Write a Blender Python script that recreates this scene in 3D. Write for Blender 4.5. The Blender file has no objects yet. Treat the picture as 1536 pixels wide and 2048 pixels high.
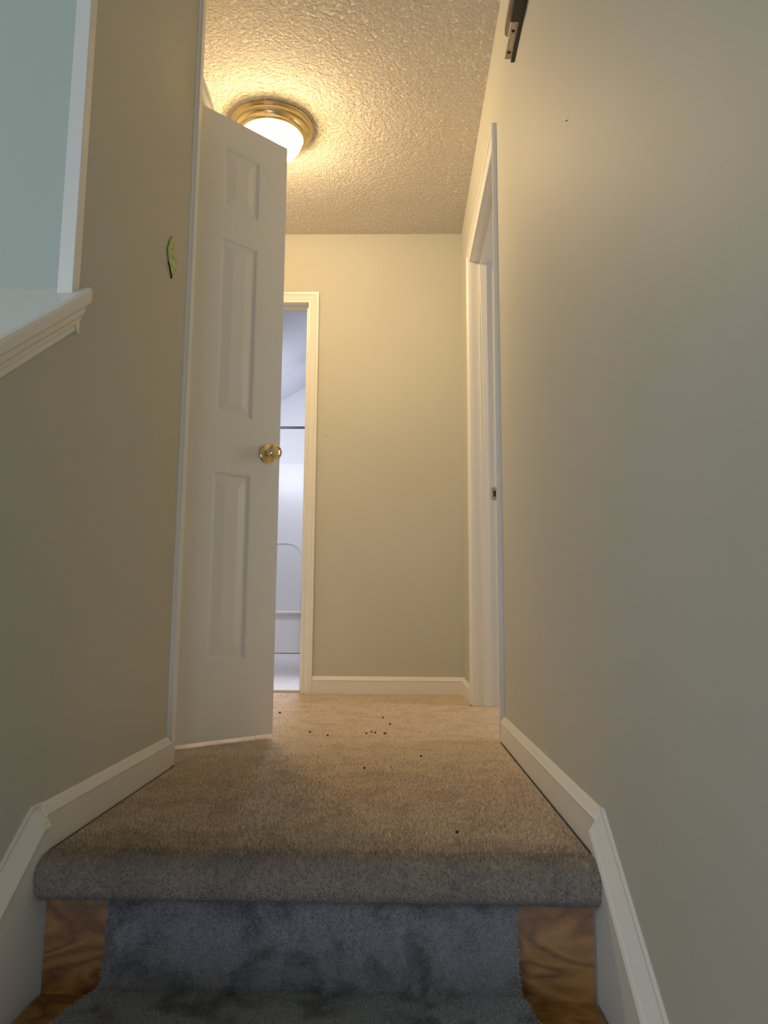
import bpy, bmesh, math, random
from mathutils import Vector, Matrix
random.seed(7)
C = bpy.context.scene.collection
XL, XR, HC, YE = -0.601, 0.345, 2.48, 3.913
T, TR = 0.115, 0.15          # wall thicknesses

# ------------------------------------------------------------------ helpers
def tag(o, label=None, cat=None, group=None, kind=None):
    if label: o['label'] = label
    if cat: o['category'] = cat
    if group: o['group'] = group
    if kind: o['kind'] = kind
    return o

def build(name, verts, faces, mat, parent=None, smooth=False, kind=None, bevel=0, autosmooth=None):
    me = bpy.data.meshes.new(name)
    me.from_pydata([tuple(v) for v in verts], [], faces)
    bm = bmesh.new(); bm.from_mesh(me)
    bmesh.ops.remove_doubles(bm, verts=bm.verts, dist=1e-6)
    bmesh.ops.recalc_face_normals(bm, faces=bm.faces)
    bm.to_mesh(me); bm.free()
    me.materials.append(mat)
    o = bpy.data.objects.new(name, me); C.objects.link(o)
    if parent: o.parent = parent
    if smooth or autosmooth:
        for p in me.polygons: p.use_smooth = True
        if autosmooth: me.set_sharp_from_angle(angle=math.radians(autosmooth))
    if bevel:
        m = o.modifiers.new('bevel', 'BEVEL'); m.width = bevel; m.segments = 3; m.limit_method = 'ANGLE'; m.angle_limit = math.radians(40)
    if kind: o['kind'] = kind
    return o

class MB:
    def __init__(s): s.v = []; s.f = []
    def add(s, v, f):
        n = len(s.v); s.v += [tuple(p) for p in v]; s.f += [tuple(i+n for i in q) for q in f]; return s
    def box(s, x0, x1, y0, y1, z0, z1):
        v = [(x, y, z) for x in (x0, x1) for y in (y0, y1) for z in (z0, z1)]
        return s.add(v, [(0,1,3,2),(4,6,7,5),(0,4,5,1),(2,3,7,6),(0,2,6,4),(1,5,7,3)])
    def prism(s, poly, fn, a, b):
        """poly: 2D points; fn(p, q, s) -> 3D"""
        n = len(poly)
        v = [fn(p[0], p[1], a) for p in poly] + [fn(p[0], p[1], b) for p in poly]
        f = [tuple(range(n)), tuple(range(2*n-1, n-1, -1))] + [(i, (i+1) % n, (i+1) % n+n, i+n) for i in range(n)]
        return s.add(v, f)
    def lathe(s, prof, seg=48, M=None, cap=False, ribs=0, amp=0, r0=0, r1=9):
        n = len(prof); v = []; f = []
        for i in range(seg):
            a = 2*math.pi*i/seg
            for r, z in prof:
                rr = r
                if ribs and r0 < r < r1: rr = r*(1+amp*math.cos(ribs*a))
                p = Vector((rr*math.cos(a), rr*math.sin(a), z))
                v.append(M @ p if M else p)
        for i in range(seg):
            j = (i+1) % seg
            for k in range(n-1): f.append((i*n+k, j*n+k, j*n+k+1, i*n+k+1))
        return s.add(v, f)
    def obj(s, name, mat, parent=None, **k): return build(name, s.v, s.f, mat, parent, **k)

def empty(name, loc=(0, 0, 0)):
    o = bpy.data.objects.new(name, None); C.objects.link(o); o.location = loc; o.empty_display_size = .05
    return o

# ------------------------------------------------------------------ materials
def newmat(name):
    m = bpy.data.materials.new(name); m.use_nodes = True
    nt = m.node_tree; b = nt.nodes['Principled BSDF']
    return m, nt, b
def N(nt, t, **k):
    n = nt.nodes.new(t)
    for a, b in k.items():
        if a in n.inputs: n.inputs[a].default_value = b
        else: setattr(n, a, b)
    return n
def L(nt, a, b): nt.links.new(a, b)
def ramp(nt, pts):
    r = nt.nodes.new('ShaderNodeValToRGB'); e = r.color_ramp.elements
    while len(e) < len(pts): e.new(.5)
    for i, (p, c) in enumerate(pts): e[i].position = p; e[i].color = (*c, 1)
    return r
def objco(nt, scale=(1, 1, 1)):
    t = nt.nodes.new('ShaderNodeTexCoord'); mp = nt.nodes.new('ShaderNodeMapping')
    mp.inputs['Scale'].default_value = scale; L(nt, t.outputs['Object'], mp.inputs['Vector']); return mp.outputs['Vector']

def paint(name, col, rough=.55, bump=.08, scale=350, var=.03, spec=.4):
    m, nt, b = newmat(name); co = objco(nt)
    n1 = N(nt, 'ShaderNodeTexNoise', Scale=1.7, Detail=3.0); L(nt, co, n1.inputs['Vector'])
    r = ramp(nt, [(.3, tuple(c*(1-var) for c in col)), (.7, tuple(min(1, c*(1+var)) for c in col))])
    L(nt, n1.outputs['Fac'], r.inputs['Fac']); L(nt, r.outputs['Color'], b.inputs['Base Color'])
    n2 = N(nt, 'ShaderNodeTexNoise', Scale=float(scale), Detail=2.0); L(nt, co, n2.inputs['Vector'])
    bp = N(nt, 'ShaderNodeBump', Strength=float(bump), Distance=.001); L(nt, n2.outputs['Fac'], bp.inputs['Height'])
    L(nt, bp.outputs['Normal'], b.inputs['Normal'])
    b.inputs['Roughness'].default_value = rough; b.inputs['Specular IOR Level'].default_value = spec
    return m

def popcorn(name, col, strength=.9):
    m, nt, b = newmat(name); co = objco(nt)
    b.inputs['Base Color'].default_value = (*col, 1); b.inputs['Roughness'].default_value = .9
    b.inputs['Specular IOR Level'].default_value = .1
    n = N(nt, 'ShaderNodeTexNoise', Scale=78.0, Detail=4.0, Roughness=.6); L(nt, co, n.inputs['Vector'])
    v = N(nt, 'ShaderNodeTexVoronoi', Scale=60.0); L(nt, co, v.inputs['Vector'])
    r = ramp(nt, [(.42, (0,0,0)), (.62, (1,1,1))]); L(nt, n.outputs['Fac'], r.inputs['Fac'])
    mx = N(nt, 'ShaderNodeMath', operation='MULTIPLY_ADD'); L(nt, v.outputs['Distance'], mx.inputs[0]); mx.inputs[1].default_value = -.5
    L(nt, r.outputs['Color'], mx.inputs[2])
    bp = N(nt, 'ShaderNodeBump', Strength=float(strength), Distance=.009); L(nt, mx.outputs[0], bp.inputs['Height'])
    L(nt, bp.outputs['Normal'], b.inputs['Normal'])
    return m

def carpetmat(name, c0, c1, scale=900, edge_shade=False, blot=.72, fibre=False):
    m, nt, b = newmat(name); co = objco(nt)
    a = N(nt, 'ShaderNodeTexNoise', Scale=float(scale), Detail=2.0, Roughness=.7); L(nt, co, a.inputs['Vector'])
    r = ramp(nt, [(.36, c0), (.64, c1)]); L(nt, a.outputs['Fac'], r.inputs['Fac'])
    # foot-worn blotches in the pile
    d = N(nt, 'ShaderNodeTexNoise', Scale=10.0, Detail=5.0, Roughness=.6, Distortion=.4); L(nt, co, d.inputs['Vector'])
    r2 = ramp(nt, [(.38, (blot, blot, blot)), (.5, (.95, .95, .95)), (.62, (1, 1, 1))]); L(nt, d.outputs['Fac'], r2.inputs['Fac'])
    mx = N(nt, 'ShaderNodeMix', data_type='RGBA', blend_type='MULTIPLY'); mx.inputs[0].default_value = 1
    L(nt, r.outputs['Color'], mx.inputs[6]); L(nt, r2.outputs['Color'], mx.inputs[7])
    last = mx.outputs[2]
    if edge_shade:      # dim grey shade of the nosing front, painted into the pile colour
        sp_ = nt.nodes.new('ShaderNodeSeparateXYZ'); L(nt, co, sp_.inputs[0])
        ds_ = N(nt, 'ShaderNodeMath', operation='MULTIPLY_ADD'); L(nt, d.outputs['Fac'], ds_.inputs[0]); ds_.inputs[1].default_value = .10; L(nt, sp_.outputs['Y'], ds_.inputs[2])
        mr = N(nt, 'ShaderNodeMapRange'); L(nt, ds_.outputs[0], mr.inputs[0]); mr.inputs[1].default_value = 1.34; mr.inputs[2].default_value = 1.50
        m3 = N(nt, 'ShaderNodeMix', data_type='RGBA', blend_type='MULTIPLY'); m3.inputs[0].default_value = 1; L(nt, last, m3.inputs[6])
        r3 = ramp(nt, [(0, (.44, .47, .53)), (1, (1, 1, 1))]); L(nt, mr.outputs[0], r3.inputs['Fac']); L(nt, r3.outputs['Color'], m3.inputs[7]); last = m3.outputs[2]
    if fibre:     # every tuft its own tone
        hi = nt.nodes.new('ShaderNodeHairInfo'); r4 = ramp(nt, [(0, (.5, .5, .5)), (.6, (.85, .85, .85)), (1, (1, 1, 1))]); L(nt, hi.outputs['Random'], r4.inputs['Fac'])
        m4 = N(nt, 'ShaderNodeMix', data_type='RGBA', blend_type='MULTIPLY'); m4.inputs[0].default_value = 1
        L(nt, last, m4.inputs[6]); L(nt, r4.outputs['Color'], m4.inputs[7]); last = m4.outputs[2]
    L(nt, last, b.inputs['Base Color'])
    b.inputs['Roughness'].default_value = .95; b.inputs['Specular IOR Level'].default_value = .05
    b.inputs['Sheen Weight'].default_value = .25; b.inputs['Sheen Roughness'].default_value = .5
    bp = N(nt, 'ShaderNodeBump', Strength=.8, Distance=.004); L(nt, a.outputs['Fac'], bp.inputs['Height']); L(nt, bp.outputs['Normal'], b.inputs['Normal'])
    return m

def metal(name, col, rough=.2, bump=0):
    m, nt, b = newmat(name); b.inputs['Base Color'].default_value = (*col, 1)
    b.inputs['Metallic'].default_value = 1; b.inputs['Roughness'].default_value = rough
    if bump:
        co = objco(nt); n = N(nt, 'ShaderNodeTexNoise', Scale=60.0, Detail=4.0); L(nt, co, n.inputs['Vector'])
        r = ramp(nt, [(.35, tuple(c*.55 for c in col)), (.7, col)]); L(nt, n.outputs['Fac'], r.inputs['Fac']); L(nt, r.outputs['Color'], b.inputs['Base Color'])
    return m

def oak(name, dark, light):
    m, nt, b = newmat(name); co = objco(nt, (1.0, 2.2, 2.2))
    d = N(nt, 'ShaderNodeTexNoise', Scale=4.5, Detail=2.0, Distortion=.9); L(nt, co, d.inputs['Vector'])
    w = N(nt, 'ShaderNodeMath', operation='MULTIPLY'); L(nt, d.outputs['Fac'], w.inputs[0]); w.inputs[1].default_value = 6.0
    fr = N(nt, 'ShaderNodeMath', operation='PINGPONG'); L(nt, w.outputs[0], fr.inputs[0]); fr.inputs[1].default_value = .5
    g = N(nt, 'ShaderNodeTexNoise', Scale=60.0, Detail=4.0); L(nt, co, g.inputs['Vector'])
    ad = N(nt, 'ShaderNodeMath', operation='MULTIPLY_ADD'); L(nt, g.outputs['Fac'], ad.inputs[0]); ad.inputs[1].default_value = .5; L(nt, fr.outputs[0], ad.inputs[2])
    r = ramp(nt, [(.2, dark), (.75, light)]); L(nt, ad.outputs[0], r.inputs['Fac']); L(nt, r.outputs['Color'], b.inputs['Base Color'])
    b.inputs['Roughness'].default_value = .42
    bp = N(nt, 'ShaderNodeBump', Strength=.15, Distance=.001); L(nt, g.outputs['Fac'], bp.inputs['Height']); L(nt, bp.outputs['Normal'], b.inputs['Normal'])
    return m

WALL = paint('wall_paint', (.495, .495, .425), rough=.6, bump=.12, spec=.3)
GREEN = paint('green_wall_paint', (.44, .53, .46), rough=.6, bump=.12)
TRIM = paint('white_trim_paint', (.79, .78, .73), rough=.32, bump=.03, scale=120, var=.015, spec=.5)
DOORP = paint('door_paint', (.75, .74, .655), rough=.42, bump=.08, scale=200, var=.015)
BATHW = paint('bathroom_wall_paint', (.78, .77, .80), rough=.6, bump=.05)
CEIL = popcorn('popcorn_ceiling', (.78, .71, .62))
BCEIL = popcorn('bathroom_ceiling_texture', (.74, .76, .82), .35)
CARPET = carpetmat('carpet_pile', (.60, .43, .29), (1, .78, .54), edge_shade=True, blot=.8)
HAIR = carpetmat('carpet_fibre', (.50, .38, .27), (1, .82, .60), 1400, edge_shade=True, fibre=True, blot=.8)
HAIR2 = carpetmat('runner_fibre', (.16, .16, .17), (.98, .98, 1.0), 700, blot=.38, fibre=True)
RUN = carpetmat('runner_pile', (.10, .10, .11), (.42, .42, .44), blot=.5)
OAK = oak('oak_stain', (.12, .042, .009), (.33, .14, .03))
BRASS = metal('polished_brass', (.76, .59, .30), .12)
BRASSR = metal('lamp_brass', (.66, .50, .24), .2)
STEEL = metal('bare_steel', (.62, .55, .45), .42, 1)
BLACK = paint('black_enamel', (.006, .006, .006), rough=.3, bump=.02)
DARK = paint('dark_hole', (.008, .006, .005), rough=.8, bump=0)
RAWWOOD = paint('raw_wood', (.46, .34, .24), rough=.8, bump=.3, scale=80, var=.25)
ACRYL = paint('white_acrylic', (.80, .79, .80), rough=.25, bump=0, var=.01)
ROD = metal('grey_rod_metal', (.06, .06, .08), .45)
CRUMB = paint('crumb', (.03, .02, .012), rough=.9, bump=0)

def vinyl():
    m, nt, b = newmat('white_vinyl'); co = objco(nt)
    br = N(nt, 'ShaderNodeTexBrick', Scale=3.3, offset=0.0); br.inputs['Mortar Size'].default_value = .012
    br.inputs['Color1'].default_value = (.80, .80, .84, 1); br.inputs['Color2'].default_value = (.77, .77, .82, 1); br.inputs['Mortar'].default_value = (.93, .93, .96, 1)
    br.inputs['Brick Width'].default_value = .5; br.inputs['Row Height'].default_value = .5
    L(nt, co, br.inputs['Vector']); L(nt, br.outputs['Color'], b.inputs['Base Color']); b.inputs['Roughness'].default_value = .35
    return m
VINYL = vinyl()

def leafmat():
    m, nt, b = newmat('leaf_green'); co = objco(nt)
    n = N(nt, 'ShaderNodeTexNoise', Scale=70.0, Detail=3.0); L(nt, co, n.inputs['Vector'])
    r = ramp(nt, [(.35, (.20, .32, .045)), (.65, (.52, .64, .22))]); L(nt, n.outputs['Fac'], r.inputs['Fac']); L(nt, r.outputs['Color'], b.inputs['Base Color'])
    b.inputs['Roughness'].default_value = .5; return m

# ------------------------------------------------------------------ camera
cam = bpy.data.cameras.new('camera'); co = bpy.data.objects.new('camera', cam); C.objects.link(co)
rt = Vector((0.99982917, 0.01729459, 0.00652089)); up = Vector((-0.00411481, -0.13567413, 0.99074497)); fw = Vector((-0.01801925, 0.99060256, 0.13557979))
M = Matrix((rt, up, -fw)).transposed().to_4x4(); M.translation = Vector((0, 0, .3963)); co.matrix_world = M
cam.sensor_fit = 'VERTICAL'; cam.sensor_height = 24; cam.sensor_width = 18; cam.lens = 24*1506.9/2048; cam.clip_start = .02
bpy.context.scene.camera = co

# ------------------------------------------------------------------ setting: walls
ST = dict(kind='structure')
SL = .70                                   # slope of the stair (rise over run)
def capz(y): return .975+SL*(y-1.30)
yx = lambda y, z, x: (x, y, z)
# wall on the right with the door opening
D0, D1, DH = 2.529, 3.422, 2.085
w = MB(); w.box(XR, XR+TR, -3, D0, -2.7, HC).box(XR, XR+TR, D1, YE, -.02, HC).box(XR, XR+TR, D0, D1, DH, HC)
w.obj('wall_right', WALL, **ST)
# left stair wall: full height next to the landing, raked half wall before it
w = MB(); w.prism([(-3, -2.7), (2.05, -2.7), (2.05, HC), (1.335, HC), (1.335, capz(1.335)-.03), (-3, capz(-3)-.03)], yx, XL-T, XL)
w.obj('wall_left', WALL, **ST)
w = MB(); w.prism([(-3, -2.7), (1.335, -2.7), (1.335, capz(1.335)-.03), (-3, capz(-3)-.03)], yx, XL-.36, XL-T-.001)
w.obj('wall_half', GREEN, **ST)
w = MB(); w.box(-2.6, XL-.027, 1.333, 1.40, -2.7, HC); w.obj('wall_left_recess', GREEN, **ST)
# closet box whose door stands open
w = MB(); w.box(-1.28, -.657, 2.052, 2.09, 0, 2.135).box(-1.28, -.657, 2.70, 2.74, 0, 2.135).box(-1.28, -.657, 2.091, 2.699, 2.10, 2.135)
w.obj('wall_closet', WALL, **ST)
w = MB(); w.box(-1.40, -1.285, 1.41, YE, -.02, HC); w.obj('wall_hall_left', WALL, **ST)
# end wall with bathroom opening
B0, B1 = -1.207, -.488
w = MB(); w.box(-1.40, B0, YE, YE+T, -.02, HC).box(B1, XR+TR, YE, YE+T, -.02, HC).box(B0, B1, YE, YE+T, 2.085, HC)
w.obj('wall_end', WALL, **ST)
# bathroom shell
bz = lambda x: 2.84+.62*(x+1.35)
w = MB(); w.prism([(-2.2, -.02), (-.93, -.02), (-.93, bz(-.93)), (-2.2, bz(-2.2))], lambda x, z, y: (x, y, z), 8.45, 8.55)
w.obj('wall_bathroom_end', BATHW, **ST)
w = MB(); w.box(-.95, -.85, 7.62, 8.449, -.02, 3.05).box(-.30, -.2, YE+T+.001, 7.62, -.02, 3.46).box(-.95, -.30, 7.62, 7.70, -.02, 3.09); w.obj('wall_bathroom_right', BATHW, **ST)
w = MB(); w.box(-2.3, -2.201, YE+T+.001, 8.449, -.02, 2.32); w.obj('wall_bathroom_left', BATHW, **ST)
w = MB(); w.prism([(-2.2, HC), (-.30, HC), (-.30, bz(-.3)), (-2.2, HC)], lambda x, z, y: (x, y, z), YE+.03, YE+T); w.obj('wall_bathroom_front', BATHW, **ST)
w = MB(); w.prism([(-2.3, bz(-2.3)), (-.2, bz(-.2)), (-.2, bz(-.2)+.05), (-2.3, bz(-2.3)+.05)], lambda x, z, y: (x, y, z), YE+T, 8.55)
w.obj('ceiling_bathroom', BCEIL, **ST)
w = MB(); w.box(-2.3, -.2, YE+.03, 8.55, -.03, .006); w.obj('floor_bathroom', VINYL, **ST)
# room to the right
w = MB(); w.box(XR+TR, 2.2, 1.9, 2.0, 0, HC).box(XR+TR, 2.2, 4.5, 4.6, 0, HC).box(2.2, 2.3, 1.9, 4.6, 0, HC).box(XR+TR, 2.2, YE+.0, YE+T, 0, HC); w.obj('wall_bedroom', WALL, **ST)
w = MB(); w.box(XR+TR, 2.3, 1.9, 4.6, -.05, 0); w.obj('floor_bedroom', CARPET, **ST)
# outer shell behind the stairs
w = MB(); w.box(-2.7, 3.4, -3.1, -3.0, -2.7, HC).box(-2.7, -2.6, -3, 1.333, -2.7, HC); w.obj('wall_back', WALL, **ST)
w = MB(); w.box(-2.7, 2.3, -3.1, YE+T, HC, HC+.08); w.obj('ceiling', CEIL, **ST)
w = MB(); w.box(-2.7, XR+TR, -3.1, 1.0, -2.8, -2.7); w.obj('floor_lower', CARPET, **ST)

# ------------------------------------------------------------------ landing carpet with rounded nosing
NY = 1.272
def nosing():
    p = [(YE+.03, 0.0)]
    y = 3.9
    while y > NY+.06: p.append((y, 0.0)); y -= .04
    c = (NY+.036, -.034)
    for i in range(0, 11):
        a = math.radians(90+i*18.0)
        ry, rz = .036, .034
        p.append((c[0]+ry*math.cos(a), c[1]+rz*math.sin(a)))
    p.append((1.32, -.069))
    return p
P = nosing()
def floorgrid():
    v = []; f = []
    xs = [XL+.019+i*(XR-.019-XL-.019)/24 for i in range(25)]
    for (y, z) in P:
        for x in xs: v.append((x, y, z))
    n = len(xs)
    for i in range(len(P)-1):
        for j in range(n-1): f.append((i*n+j, i*n+j+1, (i+1)*n+j+1, (i+1)*n+j))
    return v, f, n
v, f, n = floorgrid()
fl = MB(); fl.add(v, f)
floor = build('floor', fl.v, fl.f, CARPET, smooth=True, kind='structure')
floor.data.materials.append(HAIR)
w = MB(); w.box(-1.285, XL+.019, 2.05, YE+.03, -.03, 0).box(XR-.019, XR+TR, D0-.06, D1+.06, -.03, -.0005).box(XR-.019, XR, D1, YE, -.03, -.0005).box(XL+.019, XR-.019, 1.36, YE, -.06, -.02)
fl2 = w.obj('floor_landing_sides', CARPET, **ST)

def hair(o, count, length, seed, matslot, droop=0.0, weight=None, rad=.55, rnd=.012):
    if weight:
        vg = o.vertex_groups.new(name='density')
        for vt in o.data.vertices: vg.add([vt.index], max(0, min(1, weight(vt.co))), 'REPLACE')
    md = o.modifiers.new('pile', 'PARTICLE_SYSTEM'); ps = md.particle_system; s = ps.settings
    s.type = 'HAIR'; s.count = count; s.hair_length = length; s.hair_step = 2; s.display_step = 2; s.render_step = 2
    s.use_advanced_hair = True; s.normal_factor = length*.2; s.factor_random = length*.13
    s.radius_scale = .001; s.root_radius = rad; s.tip_radius = rad*.5; s.material = matslot
    s.length_random = .35; 
    s.emit_from = 'FACE'; s.distribution = 'RAND'; s.use_even_distribution = True
    ps.seed = seed
    if weight: ps.vertex_group_density = 'density'
    return ps

# ------------------------------------------------------------------ stairs
RISE, RUN_ = .206, .294
stairs = empty('staircase', (0, 1.31, -.22))
tag(stairs, 'stained oak staircase with bare wood showing either side of the grey carpet runner', 'stairs')
def sloc(o): o.parent = stairs; o.matrix_parent_inverse = Matrix.Translation((0, -1.31, .22)); return o
X0, X1 = XL+.023, XR-.023
TZ = [-.218-RISE*k for k in range(6)]
RY = [1.312-RUN_*k for k in range(6)]
for k in range(6):
    top = -.07 if k == 0 else TZ[k-1]-.026
    b = MB(); b.box(X0, X1, RY[k], RY[k]+.018, TZ[k]-.001, top); sloc(b.obj('riser', OAK))
    b = MB(); pr = [(RY[k]+.02, TZ[k]), (RY[k]-RUN_-.012, TZ[k])]
    for i in range(1, 8):
        a = math.radians(90+i*180/8); pr.append((RY[k]-RUN_-.012+.013*math.cos(a), TZ[k]-.013+.013*math.sin(a)))
    pr += [(RY[k]-RUN_-.012, TZ[k]-.026), (RY[k]+.02, TZ[k]-.026)]
    b.prism(pr, yx, X0, X1); sloc(b.obj('tread', OAK, autosmooth=40))
# runner
prof = [(1.302, -.062)]
for k in range(6):
    prof += [(RY[k]-.011, TZ[k]+.022), (RY[k]-.02, TZ[k]+.012)]
    ny = RY[k]-RUN_-.012
    if k < 5:
        prof += [(ny+.06, TZ[k]+.011), (ny, TZ[k]+.010), (ny-.017, TZ[k]+.003), (ny-.023, TZ[k]-.013), (ny-.015, TZ[k]-.033), (RY[k+1]-.011, TZ[k]-.038)]
    else: prof += [(ny, TZ[k]+.01)]
fine = [prof[0]]
for a, b in zip(prof, prof[1:]):
    d = math.hypot(b[0]-a[0], b[1]-a[1]); m_ = max(1, int(d/.03))
    for i in range(1, m_+1): fine.append((a[0]+(b[0]-a[0])*i/m_, a[1]+(b[1]-a[1])*i/m_))
def edge(y, z):
    e = 0
    if z < -.19: e = min(1, (1.312-y)/.10)*.035
    return (-.471-e, .1975+e*.5)
v = []; f = []; nx = 20
for (y, z) in fine:
    a, b = edge(y, z)
    for j in range(nx+1): v.append((a+(b-a)*j/nx+(random.uniform(-.002, .002) if j in (0, nx) else 0), y, z))
for i in range(len(fine)-1):
    for j in range(nx): q = i*(nx+1)+j; f.append((q, q+1, q+nx+2, q+nx+1))
runner = build('stair_runner', v, f, RUN, smooth=True)
runner.data.materials.append(HAIR2)
sd = runner.modifiers.new('thickness', 'SOLIDIFY'); sd.thickness = .009; sd.offset = 0
tag(runner, 'grey carpet runner with flattened blotches covering the middle of the stairs', 'carpet runner')

# ------------------------------------------------------------------ baseboards and skirts
BH = .078
bprof = [(0, 0), (.014, 0), (.014, BH-.021), (.0155, BH-.019), (.0155, BH-.016), (.0125, BH-.014), (.006, BH-.003), (.003, BH), (0, BH)]
w = MB(); w.prism(bprof, lambda t, z, y: (XL+t, y, z), 1.312, 2.022); w.prism([(0,0),(.001,0),(.001,.001)], lambda t, z, y: (XL+t, y, z), 1.312, 1.313)
bl = w.obj('baseboard_left', TRIM, **ST)
w = MB(); w.prism(bprof, lambda t, z, y: (XR-t, y, z), 1.318, 2.472); w.prism(bprof, lambda t, z, y: (XR-t, y, z), 3.479, YE)
w.obj('baseboard_right', TRIM, **ST)
w = MB(); w.prism([(t, z*1.1) for t, z in bprof], lambda t, z, x: (x, YE-t, z), B1+.057, XR); w.obj('baseboard_end', TRIM, **ST)
# raked skirt boards: profile (depth below top edge, thickness)
sp = [(0, 0), (0, .004), (-.001, .005), (-.005, .0055), (-.006, .0035), (-.009, .0045), (-.030, .0195), (-.0315, .0185), (-.033, .0215), (-.038, .0245), (-.043, .0235), (-.045, .018), (-.50, .018), (-.50, 0)]
ang = math.atan(SL); cy, cz = math.cos(ang), math.sin(ang)
def skirt(name, xw, sgn, y0, lev, ts):
    w = MB(); n = len(sp); v = []
    nd = (-(-cz), cy)
    # path: short level cap over the end of the baseboard, then down the rake
    top = BH+.002
    half = math.tan(ang/2)
    for (d, t) in sp:            # start ring (vertical cut)
        v.append((xw+sgn*t, y0, top+d))
    for (d, t) in sp:            # mitre at corner
        v.append((xw+sgn*t, y0-lev+(-d)*half, top+d))
    Lr = 4.0
    for (d, t) in sp:            # far end, perpendicular offset
        yy = y0-lev-Lr*cy; zz = top-Lr*cz
        v.append((xw+sgn*t, yy+(-d)*cz, zz+d*cy))
    v = [(xw+(p[0]-xw)*ts, p[1], p[2]) for p in v]
    f = [tuple(range(n)), tuple(range(3*n-1, 2*n-1, -1))]
    for r in range(2):
        for i in range(n): f.append((r*n+i, r*n+(i+1) % n, (r+1)*n+(i+1) % n, (r+1)*n+i))
    # start ring may not pass behind the mitre ring
    for i in range(n):
        if v[i][1] < v[n+i][1]: v[i] = (v[i][0], v[n+i][1], v[i][2])
    w.add(v, f); return w.obj(name, TRIM, **ST)
skirt('trim_1', XL, 1, 1.316, .034, .9)
skirt('trim_2', XR, -1, 1.322, .012, 1)

# ------------------------------------------------------------------ door casings
# (distance outward from the opening, thickness)
cp = [(0, 0), (0, .0065), (.003, .0085), (.010, .0085), (.013, .0065), (.016, .0085), (.028, .0105), (.036, .0125), (.040, .0115), (.043, .0160), (.055, .0172), (.057, .015), (.057, 0)]
def casing(name, u0, u1, H, fn, mat=TRIM, parent=None, left=True):
    """fn(u, z, t) -> 3D; mitred frame round the opening u0..u1, height H"""
    n = len(cp); v = []
    for (wd, t) in cp: v.append(fn(u0-wd, 0.0, t))
    for (wd, t) in cp: v.append(fn(u0-wd, H+wd, t))
    for (wd, t) in cp: v.append(fn(u1+wd, H+wd, t))
    for (wd, t) in cp: v.append(fn(u1+wd, 0.0, t))
    f = [tuple(range(n)), tuple(range(4*n-1, 3*n-1, -1))]
    for r in range(3):
        for i in range(n): f.append((r*n+i, r*n+(i+1) % n, (r+1)*n+(i+1) % n, (r+1)*n+i))
    return build(name, v, f, mat, parent, kind='structure' if not parent else None)
casing('trim_3', D0, D1, DH-.008, lambda u, z, t: (XR-t, u, z))
casing('trim_4', B0, B1, 2.082, lambda u, z, t: (u, YE-t, z))
casing('trim_5', 2.255, 2.62, 2.082, lambda u, z, t: (-.657+t, u, z))
# jambs with stops
def jambs(name, ax, u0, u1, H, d0, d1, s0, s1, fn):
    """fn(u, d, z)"""
    w = MB()
    def bx(ua, ub, da, db, za, zb):
        v = [fn(u, d, z) for u in (ua, ub) for d in (da, db) for z in (za, zb)]
        w.add(v, [(0,1,3,2),(4,6,7,5),(0,4,5,1),(2,3,7,6),(0,2,6,4),(1,5,7,3)])
    bx(u0-.001, u0+.006, d0, d1, 0, H); bx(u1-.006, u1+.001, d0, d1, 0, H); bx(u0+.006, u1-.006, d0, d1, H-.006, H+.001)
    bx(u0+.006, u0+.018, s0, s1, 0, H-.006); bx(u1-.018, u1-.006, s0, s1, 0, H-.006); bx(u0+.018, u1-.018, s0, s1, H-.018, H-.006)
    return w.obj(name, TRIM, kind='structure', bevel=.0015)
jr = jambs('trim_6', 0, D0-.004, D1+.004, DH-.004, 0, TR, .040, .074, lambda u, d, z: (XR+d, u, z))
jb = jambs('trim_7', 0, B0-.004, B1+.004, 2.085, 0, T, .040, .074, lambda u, d, z: (u, YE+d, z))
# strike plate in the far jamb
YJ = D1-.002
pl = MB(); pts = []
def rrect(cx, cz_, hw, hh, r, seg=5):
    o_ = []
    for (sx, sz, a0) in ((1, 1, 0), (-1, 1, 90), (-1, -1, 180), (1, -1, 270)):
        for i in range(seg+1):
            a = math.radians(a0+90*i/seg); o_.append((cx+sx*(hw-r)+r*math.cos(a), cz_+sz*(hh-r)+r*math.sin(a)))
    return o_
xz = lambda x, z, y: (x, y, z)
pl.prism(rrect(.442, .951, .0125, .030, .006), xz, YJ-.0018, YJ)
strike = pl.obj('strike_plate', BRASS, bevel=.0004)
tag(strike, 'small brass strike plate let into the white jamb of the right doorway', 'strike plate')
h = MB(); h.prism(rrect(.4445, .951, .006, .014, .003), xz, YJ-.0021, YJ-.0016); h.obj('latch_hole', DARK, strike)
for dz in (-.022, .022):
    h = MB(); h.lathe([(0, 0), (.003, 0), (.003, -.001), (0, -.001)], 14, Matrix.Translation((.4445, YJ-.0018, .951+dz)) @ Matrix.Rotation(-math.pi/2, 4, 'X'))
    h.obj('screw', STEEL, strike)

# corner trims: hall corner of the stair wall, and the opening's edge bead
w = MB(); w.box(XL-.012, XL+.0045, 2.018, 2.03, .079, HC).box(XL-.012, XL+.0115, 2.030, 2.060, .0, HC)
w.obj('trim_8', TRIM, kind='structure', bevel=.0012)
w = MB(); w.box(XL-.027, XL+.002, 1.306, 1.335, .962, HC)
w.obj('trim_9', TRIM, kind='structure', bevel=.0015)
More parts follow.
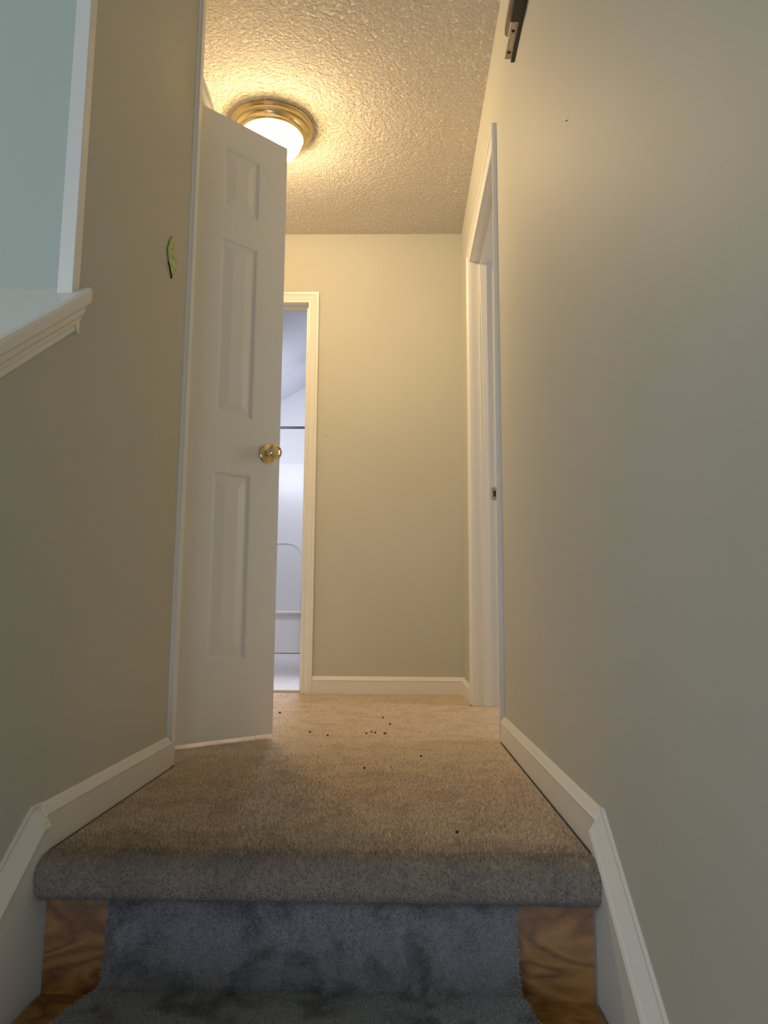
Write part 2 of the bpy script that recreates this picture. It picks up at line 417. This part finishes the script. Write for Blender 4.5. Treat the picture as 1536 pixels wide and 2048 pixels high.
# raked cap with nosing and cove
def rake(u, v_):  # u along rake downwards from y=1.35, v perpendicular up
    return (1.345-u*cy+0*v_, 0)
cap = MB()
cpz = [(-.36, 0), (.018, 0), (.024, -.003), (.0265, -.009), (.0265, -.026), (.024, -.030), (.019, -.031), (.0165, -.036), (.0155, -.046), (.0105, -.054), (.0085, -.062), (.005, -.066), (.005, -.077), (0, -.078), (-.36, -.03)]
y1 = 1.333
cap.prism(cpz, lambda t, d, y: (XL+t, y, capz(y)+d), -3.0, y1)
# overhanging end of the nosing and the mitred cove return
cap.prism([(0, 0), (.018, 0), (.024, -.003), (.0265, -.009), (.0265, -.026), (.024, -.030), (0, -.031)], lambda t, d, y: (XL+t*(1 if y < 1.34 else .8), y, capz(y)+d), y1, 1.349)
cap.prism([(1.318, -.03), (1.334, -.03), (1.334, -.074), (1.333, -.090), (1.318, -.078)], lambda y, d, t: (XL+t, y, capz(1.333)+d), 0, .007)
cap.obj('trim_10', TRIM, **ST)

# ------------------------------------------------------------------ three-panel closet door
e = Vector((.71703, .69704, 0)); nrm = Vector((.69704, -.71703, 0))
hinge = Vector((-.6477, 2.2449, .017)) - e*.011
DW, DT, DHT = .358, .035, 2.03
def dpt(u, d, z): q = hinge+e*u-nrm*d; return (q.x, q.y, q.z+z)    # d = depth behind the front face
def doorleaf():
    m = MB(); off = .011
    panels = [(.096+off, .238+off, .239, .827), (.096+off, .238+off, 1.010, 1.607), (.096+off, .238+off, 1.709, 1.925)]
    us = [0, panels[0][0], panels[0][1], DW]
    zs = [0]
    for p in panels: zs += [p[2], p[3]]
    zs.append(DHT)
    for side in (0, 1):
        D = (lambda d: d) if side == 0 else (lambda d: DT-d)
        for i in range(3):
            for j in range(len(zs)-1):
                a, b, c, d_ = us[i], us[i+1], zs[j], zs[j+1]
                if i == 1 and j % 2 == 1:
                    rings = [(0, 0), (.004, .0005), (.008, .0065), (.012, .008), (.017, .0075), (.042, .0022), (.047, .0012)]
                    R = []
                    for (ins, dep) in rings:
                        insz = ins
                        R.append([dpt(a+ins, D(dep), c+insz), dpt(b-ins, D(dep), c+insz), dpt(b-ins, D(dep), d_-insz), dpt(a+ins, D(dep), d_-insz)])
                    for r in range(len(R)-1):
                        for k in range(4): m.add([R[r][k], R[r][(k+1) % 4], R[r+1][(k+1) % 4], R[r+1][k]], [(0, 1, 2, 3)])
                    m.add(R[-1], [(0, 1, 2, 3)])
                else:
                    m.add([dpt(a, D(0), c), dpt(b, D(0), c), dpt(b, D(0), d_), dpt(a, D(0), d_)], [(0, 1, 2, 3)])
    for (a, b) in zip(zs, zs[1:]):
        for u in (0, DW): m.add([dpt(u, 0, a), dpt(u, DT, a), dpt(u, DT, b), dpt(u, 0, b)], [(0, 1, 2, 3)])
    for (a, b) in zip(us, us[1:]):
        for z in (0, DHT): m.add([dpt(a, 0, z), dpt(b, 0, z), dpt(b, DT, z), dpt(a, DT, z)], [(0, 1, 2, 3)])
    return m
door = doorleaf().obj('door_1', DOORP, **ST)
tag(door, 'narrow white three-panel door standing ajar with a brass knob', 'door')
KU, KZ = .296+.011, .925-.017
Mk = Matrix((tuple(e.cross(Vector((0,0,1)))*-1)+(0,), (0,0,0,0), (0,0,0,0), (0,0,0,1)))
def knobM(sgn, d):
    z = nrm*sgn; x = e; y = z.cross(x)
    m = Matrix((x, y, z)).transposed().to_4x4(); m.translation = Vector(dpt(KU, d, KZ)); return m
for sgn, d in ((1, 0), (-1, DT)):
    M_ = knobM(sgn, d)
    r_ = MB(); r_.lathe([(0, 0), (.0325, 0), (.0335, .002), (.032, .005), (.027, .008), (.019, .011), (.014, .0125), (0, .0125)], 48, M_)
    rose = r_.obj('knob_rose', BRASS, door, autosmooth=50)
    k_ = MB(); k_.lathe([(0, .010), (.0115, .010), (.0105, .020), (.0115, .026), (.018, .030), (.0235, .036), (.0255, .043), (.0255, .048), (.023, .053), (.0175, .0555), (.0165, .0545), (.0155, .0535), (.013, .0545), (.007, .0555), (0, .0556)], 48, M_)
    k_.obj('door_knob', BRASS, door, autosmooth=50)
lp = MB()
def eb(m, u0, u1, d0, d1, z0, z1):
    v = [dpt(u, d, z) for u in (u0, u1) for d in (d0, d1) for z in (z0, z1)]
    m.add(v, [(0,1,3,2),(4,6,7,5),(0,4,5,1),(2,3,7,6),(0,2,6,4),(1,5,7,3)]); return m
eb(lp, DW-.001, DW+.0012, .006, .029, KZ-.028, KZ+.028).obj('latch_plate', BRASS, door)
eb(MB(), DW, DW+.009, .011, .023, KZ-.008, KZ+.007).obj('latch_bolt', DARK, door)
for hz in (.18, 1.0, 1.82):
    q = Vector(dpt(-.006, DT+.004, hz)); h = MB(); h.lathe([(0, -.045), (.006, -.045), (.006, .045), (0, .045)], 16, Matrix.Translation(q)); h.obj('hinge', BRASS, door, autosmooth=50)

# ------------------------------------------------------------------ ceiling light
LC = Vector((-.548, 2.985, HC))
lamp = empty('ceiling_light', LC); tag(lamp, 'round flush ceiling light with brass ring and glowing ribbed glass dome', 'ceiling light')
c_ = MB(); c_.lathe([(.10, 0), (.172, 0), (.1765, -.003), (.178, -.008), (.176, -.012), (.171, -.014), (.169, -.018), (.171, -.022), (.170, -.028), (.165, -.031), (.160, -.032), (.157, -.040), (.150, -.047), (.141, -.050), (.139, -.054), (.135, -.056), (.130, -.054), (.129, -.045), (.10, -.03)], 96)
c_.obj('brass_ring', BRASSR, lamp, autosmooth=25)
gp = [(.128, -.046)]
for i in range(1, 15):
    a = i/14*math.pi/2; gp.append((.131*math.cos(a)**.75 if i < 14 else .004, -.048-.092*math.sin(a)))
g_ = MB(); g_.lathe(gp, 288, ribs=72, amp=.010, r0=.03)
GL, nt, b = newmat('ribbed_glass')
nt.nodes.remove(b); out = nt.nodes['Material Output']
tr = N(nt, 'ShaderNodeBsdfTransparent'); tr.inputs['Color'].default_value = (1, .97, .88, 1)
gl = N(nt, 'ShaderNodeBsdfGlossy'); gl.inputs['Roughness'].default_value = .12
em = N(nt, 'ShaderNodeEmission')
tc = nt.nodes.new('ShaderNodeTexCoord'); sx = nt.nodes.new('ShaderNodeSeparateXYZ'); L(nt, tc.outputs['Object'], sx.inputs[0])
ds = N(nt, 'ShaderNodeVectorMath', operation='DISTANCE'); L(nt, tc.outputs['Object'], ds.inputs[0]); ds.inputs[1].default_value = (.01, -.01, -.10)
rp = ramp(nt, [(.0, (1, .84, .45)), (.062, (1, .74, .30)), (.095, (.50, .29, .07)), (.14, (.28, .15, .03))])
L(nt, ds.outputs['Value'], rp.inputs['Fac']); L(nt, rp.outputs['Color'], em.inputs['Color']); em.inputs['Strength'].default_value = 34.0
m1 = N(nt, 'ShaderNodeMixShader'); m1.inputs[0].default_value = .12; L(nt, tr.outputs[0], m1.inputs[1]); L(nt, gl.outputs[0], m1.inputs[2])
ad = N(nt, 'ShaderNodeAddShader'); L(nt, m1.outputs[0], ad.inputs[0]); L(nt, em.outputs[0], ad.inputs[1]); L(nt, ad.outputs[0], out.inputs['Surface'])
g_.obj('glass_shade', GL, lamp, smooth=True)
for bx_ in (-.045, .045):
    BU, nt, b = newmat('lit_bulb'); b.inputs['Emission Color'].default_value = (1, .80, .48, 1); b.inputs['Emission Strength'].default_value = 16; b.inputs['Base Color'].default_value = (.9, .85, .7, 1)
    q = MB(); q.lathe([(0, -.038), (.012, -.035), (.024, -.02), (.028, 0), (.024, .02), (.014, .035), (.012, .05), (0, .05)], 24, Matrix.Translation((bx_, 0, -.085)) @ Matrix.Rotation(math.radians(80 if bx_ < 0 else -80), 4, 'Y'))
    q.obj('light_bulb', BU, lamp, smooth=True)

# ------------------------------------------------------------------ leaf on left wall
def leaf():
    root = None
    outline = []
    yc, z0, z1 = 1.872, 1.283, 1.384
    n = 14; v = []; f = []
    for i in range(n+1):
        t = i/n; z = z0+(z1-z0)*t; y = yc+.014*(t-.5)*-1
        wd = .041*math.sin(math.pi*min(1, t*1.0)**.85)*(1+.10*math.sin(t*17))
        curl = .002+.003*abs(t-.5)
        for k, s_ in enumerate((-1, -.5, 0, .5, 1)):
            v.append((XL+.0006+curl*abs(s_)*(.9 if s_ < 0 else .4)+.0012*math.sin(9*t+s_*3), y+s_*wd, z))
    for i in range(n):
        for k in range(4): q = i*5+k; f.append((q, q+1, q+6, q+5))
    o = build('leaf', v, f, leafmat(), smooth=True)
    s = o.modifiers.new('t', 'SOLIDIFY'); s.thickness = .0006
    tag(o, 'crinkled green leaf stuck flat to the left stair wall', 'leaf')
    # stem
    m = MB(); pts = [(XL+.004, 1.838, 1.301), (XL+.005, 1.848, 1.291), (XL+.004, 1.862, 1.282), (XL+.003, 1.874, 1.272)]
    for a, b in zip(pts, pts[1:]):
        d = Vector(b)-Vector(a); Mx = Matrix.Translation(a) @ d.to_track_quat('Z', 'Y').to_matrix().to_4x4()
        m.lathe([(.0001, 0), (.0022, 0), (.0022, d.length), (.0001, d.length)], 8, Mx)
    m.obj('stem', DARK, o)
leaf()

# ------------------------------------------------------------------ bracket high on right wall
br = empty('wall_bracket', (XR, 1.95, 2.06)); tag(br, 'black metal bracket with drilled steel plate high on the right wall', 'bracket')
def bp(name, mb, mat, **k):
    o = mb.obj(name, mat, br, **k); o.matrix_parent_inverse = Matrix.Translation((-XR, -1.95, -2.06)); return o
m = MB(); m.box(XR-.012, XR-.0005, 1.55, 2.062, 2.040, 2.066).box(XR-.036, XR-.012, 1.55, 1.902, 2.036, 2.066)
bp('channel', m, BLACK, bevel=.001)
m = MB(); m.box(XR-.031, XR-.0135, 1.88, 2.055, 2.046, 2.050); plate = bp('steel_plate', m, STEEL, bevel=.0005)
for y in (1.945, 2.028):
    m = MB(); m.lathe([(0, 0), (.0052, 0), (.0052, .0006), (0, .0006)], 20, Matrix.Translation((XR-.0215, y, 2.0455))); o = m.obj('screw_hole', DARK, plate); o.matrix_parent_inverse = Matrix.Translation((-XR, -1.95, -2.06)) if False else Matrix()
m = MB(); m.prism([(1.55, XR-.048), (1.55, XR-.037), (1.975, XR-.033), (1.965, XR-.043), (1.94, XR-.046)], lambda y, x, z: (x, y, z), 2.05, 2.064); bp('wood_strip', m, RAWWOOD)

# ------------------------------------------------------------------ bathroom
tub = empty('bathtub', (-1.57, 7.98, .006)); tag(tub, 'white bathtub with a plain apron seen through the far doorway', 'bathtub')
t_ = MB(); t_.prism([(7.69, 0.012), (7.70, .40), (7.655, .405), (7.645, .412), (7.645, .425), (7.655, .432), (7.74, .432), (7.77, .40), (7.82, .10), (8.2, .10), (8.33, .40), (8.36, .432), (8.39, .432), (8.39, .012)], yx, -2.19, -.96)
o = t_.obj('tub_shell', ACRYL, tub, bevel=.004); o.matrix_parent_inverse = Matrix.Translation((1.57, -7.98, -.006))
s_ = MB(); s_.box(-2.19, -.955, 8.40, 8.449, .40, 2.105)
sur = s_.obj('shower_surround', ACRYL, bevel=.006); tag(sur, 'white moulded shower wall panel with an arched ridge above the bathtub', 'shower surround')
# arched ridge
m = MB(); path = [(-1.9, .45), (-1.9, 1.0)] + [(-1.72-.18*math.cos(math.radians(a)), 1.0+.18*math.sin(math.radians(a))) for a in range(10, 91, 16)]
path += [(-1.24+.18*math.sin(math.radians(a)), 1.01+.18*math.cos(math.radians(a))) for a in range(0, 91, 10)] + [(-1.06, .45)]
for a, b in zip(path, path[1:]):
    A = Vector((a[0], 8.398, a[1])); d = Vector((b[0], 8.398, b[1]))-A
    m.lathe([(.0001, 0), (.014, 0), (.014, d.length), (.0001, d.length)], 10, Matrix.Translation(A) @ d.to_track_quat('Z', 'Y').to_matrix().to_4x4())
m.obj('arched_ridge', ACRYL, sur, smooth=True)
m = MB(); m.lathe([(.0001, 0), (.0135, 0), (.0135, 1.25), (.0001, 1.25)], 20, Matrix.Translation((-2.2, 7.68, 2.335)) @ Matrix.Rotation(math.pi/2, 4, 'Y'))
rod = m.obj('shower_rod', ROD, autosmooth=40); tag(rod, 'thin dark grey shower curtain rod crossing the bathroom above the tub', 'shower rod')
# threshold
w = MB(); w.box(B0, B1, YE+.025, YE+.06, 0, .012); w.obj('trim_11', paint('threshold', (.55, .47, .42)), kind='structure', bevel=.003)

hair(floor, 90000, .0055, 3, 2, weight=lambda c: 1.0 if c.y < 1.34 else max(.05, .5-(c.y-1.34)*.5))
hair(runner, 55000, .006, 5, 2, weight=lambda c: 1.0 if c.z > -.27 and c.y > 1.15 else 0.0)
# ------------------------------------------------------------------ crumbs and nail
cr = [(-.226, 2.539), (-.101, 2.588), (-.085, 2.621), (-.072, 2.606), (-.039, 2.591), (-.053, 2.982), (-.024, 2.811), (.069, 2.188), (-.083, 2.015), (.111, 1.443), (-.292, 2.608), (-.469, 3.101)]
lab = ['crumb nearest the open white door', 'long crumb in the middle of the carpet cluster', 'thin dark fleck beside the cluster on the carpet', 'curled dark fleck at the heart of the cluster', 'crumb at the right end of the cluster on the carpet', 'farthest small crumb near the end wall', 'small crumb between the cluster and the end wall', 'lone crumb toward the right side of the carpet', 'lone dark crumb in front of the cluster', 'crumb close to the stair edge of the landing', 'faint crumb left of the cluster', 'crumb on the carpet outside the bathroom doorway']
cb = bmesh.new(); bmesh.ops.create_icosphere(cb, subdivisions=2, radius=1)
for vv in cb.verts: vv.co *= 1+random.uniform(-.25, .25)
cm = bpy.data.meshes.new('crumb'); cb.to_mesh(cm); cb.free(); cm.materials.append(CRUMB)
for (x, y), lb in zip(cr, lab):
    o = bpy.data.objects.new('crumb', cm); C.objects.link(o); s = random.uniform(.0022, .0032)*(1 if y < 2.4 else 1.2)
    o.scale = (s*random.uniform(1, 1.8), s, s*.9); o.rotation_euler = (0, 0, random.uniform(0, 3)); o.location = (x, y, .0055)
    tag(o, 'dark brown '+lb, 'crumb', 'dark crumbs dropped on the landing carpet')
m = MB(); m.lathe([(0, 0), (.004, 0), (.004, .003), (0, .004)], 12, Matrix.Translation((-.382, YE+.0005, 1.338)) @ Matrix.Rotation(math.pi/2, 4, 'X'))
tag(m.obj('nail', RAWWOOD), 'tiny rusty nail head in the end wall beside the bathroom doorway', 'nail')

m = MB(); m.prism([(1.418, 1.399), (1.4205, 1.3985), (1.446, 1.413), (1.444, 1.4145)], yx, XR-.0006, XR+.003)
tag(m.obj('scuff_mark', DARK), 'tiny dark scuff scratched on the upper right stair wall', 'scuff')
# ------------------------------------------------------------------ lights
def area(name, loc, target, sx_, sy_, power, col, spread=180):
    l = bpy.data.lights.new(name, 'AREA'); l.shape = 'RECTANGLE'; l.size = sx_; l.size_y = sy_; l.energy = power; l.color = col
    l.spread = math.radians(spread)
    o = bpy.data.objects.new(name, l); C.objects.link(o); o.location = loc
    o.rotation_euler = (Vector(target)-Vector(loc)).to_track_quat('-Z', 'Y').to_euler(); return o
def point(name, loc, power, col, r=.05):
    l = bpy.data.lights.new(name, 'POINT'); l.energy = power; l.color = col; l.shadow_soft_size = r
    o = bpy.data.objects.new(name, l); C.objects.link(o); o.location = loc; return o
point('hall_bulb_light', (LC.x, LC.y, HC-.10), 39, (1, .68, .38), .05)
area('stairwell_daylight', (-.35, -2.6, -.5), (.1, 2, .1), 1.2, 1.6, 15, (.68, .78, 1.0))
area('upper_daylight', (-1.9, -1.2, 1.7), (0, 1.6, .9), 1.4, 1.2, 12, (.82, .95, 1.0))
area('bathroom_daylight', (-.62, 5.3, 1.9), (-.80, 3.3, 0), .22, .3, 6, (.74, .80, 1.0), 75)
area('bathroom_fill', (-1.3, 6.2, 2.3), (-1.3, 8.4, .2), .5, .5, 5, (.88, .90, 1.0), 120)  # unseen fill lamp, added to brighten the lower walls round the tub
area('bathroom_window_light', (-1.55, 7.2, 2.1), (-1.05, 8.2, 3.1), .6, .5, 8, (.80, .86, 1.0))
area('bedroom_window_light', (2.1, 3.0, 1.3), (0, 3.1, .9), 1.1, 1.2, 8, (1, .93, .88))

wd = bpy.data.worlds.new('world'); bpy.context.scene.world = wd; wd.use_nodes = True
wd.node_tree.nodes['Background'].inputs[0].default_value = (.6, .7, .85, 1); wd.node_tree.nodes['Background'].inputs[1].default_value = .1
sc = bpy.context.scene
sc.view_settings.view_transform = 'Standard'; sc.view_settings.look = 'None'; sc.view_settings.exposure = .36; sc.view_settings.gamma = 1.28
sc.cycles.use_denoising = True
sc.cycles.max_bounces = 10; sc.cycles.transparent_max_bounces = 16; sc.cycles.sample_clamp_indirect = 4
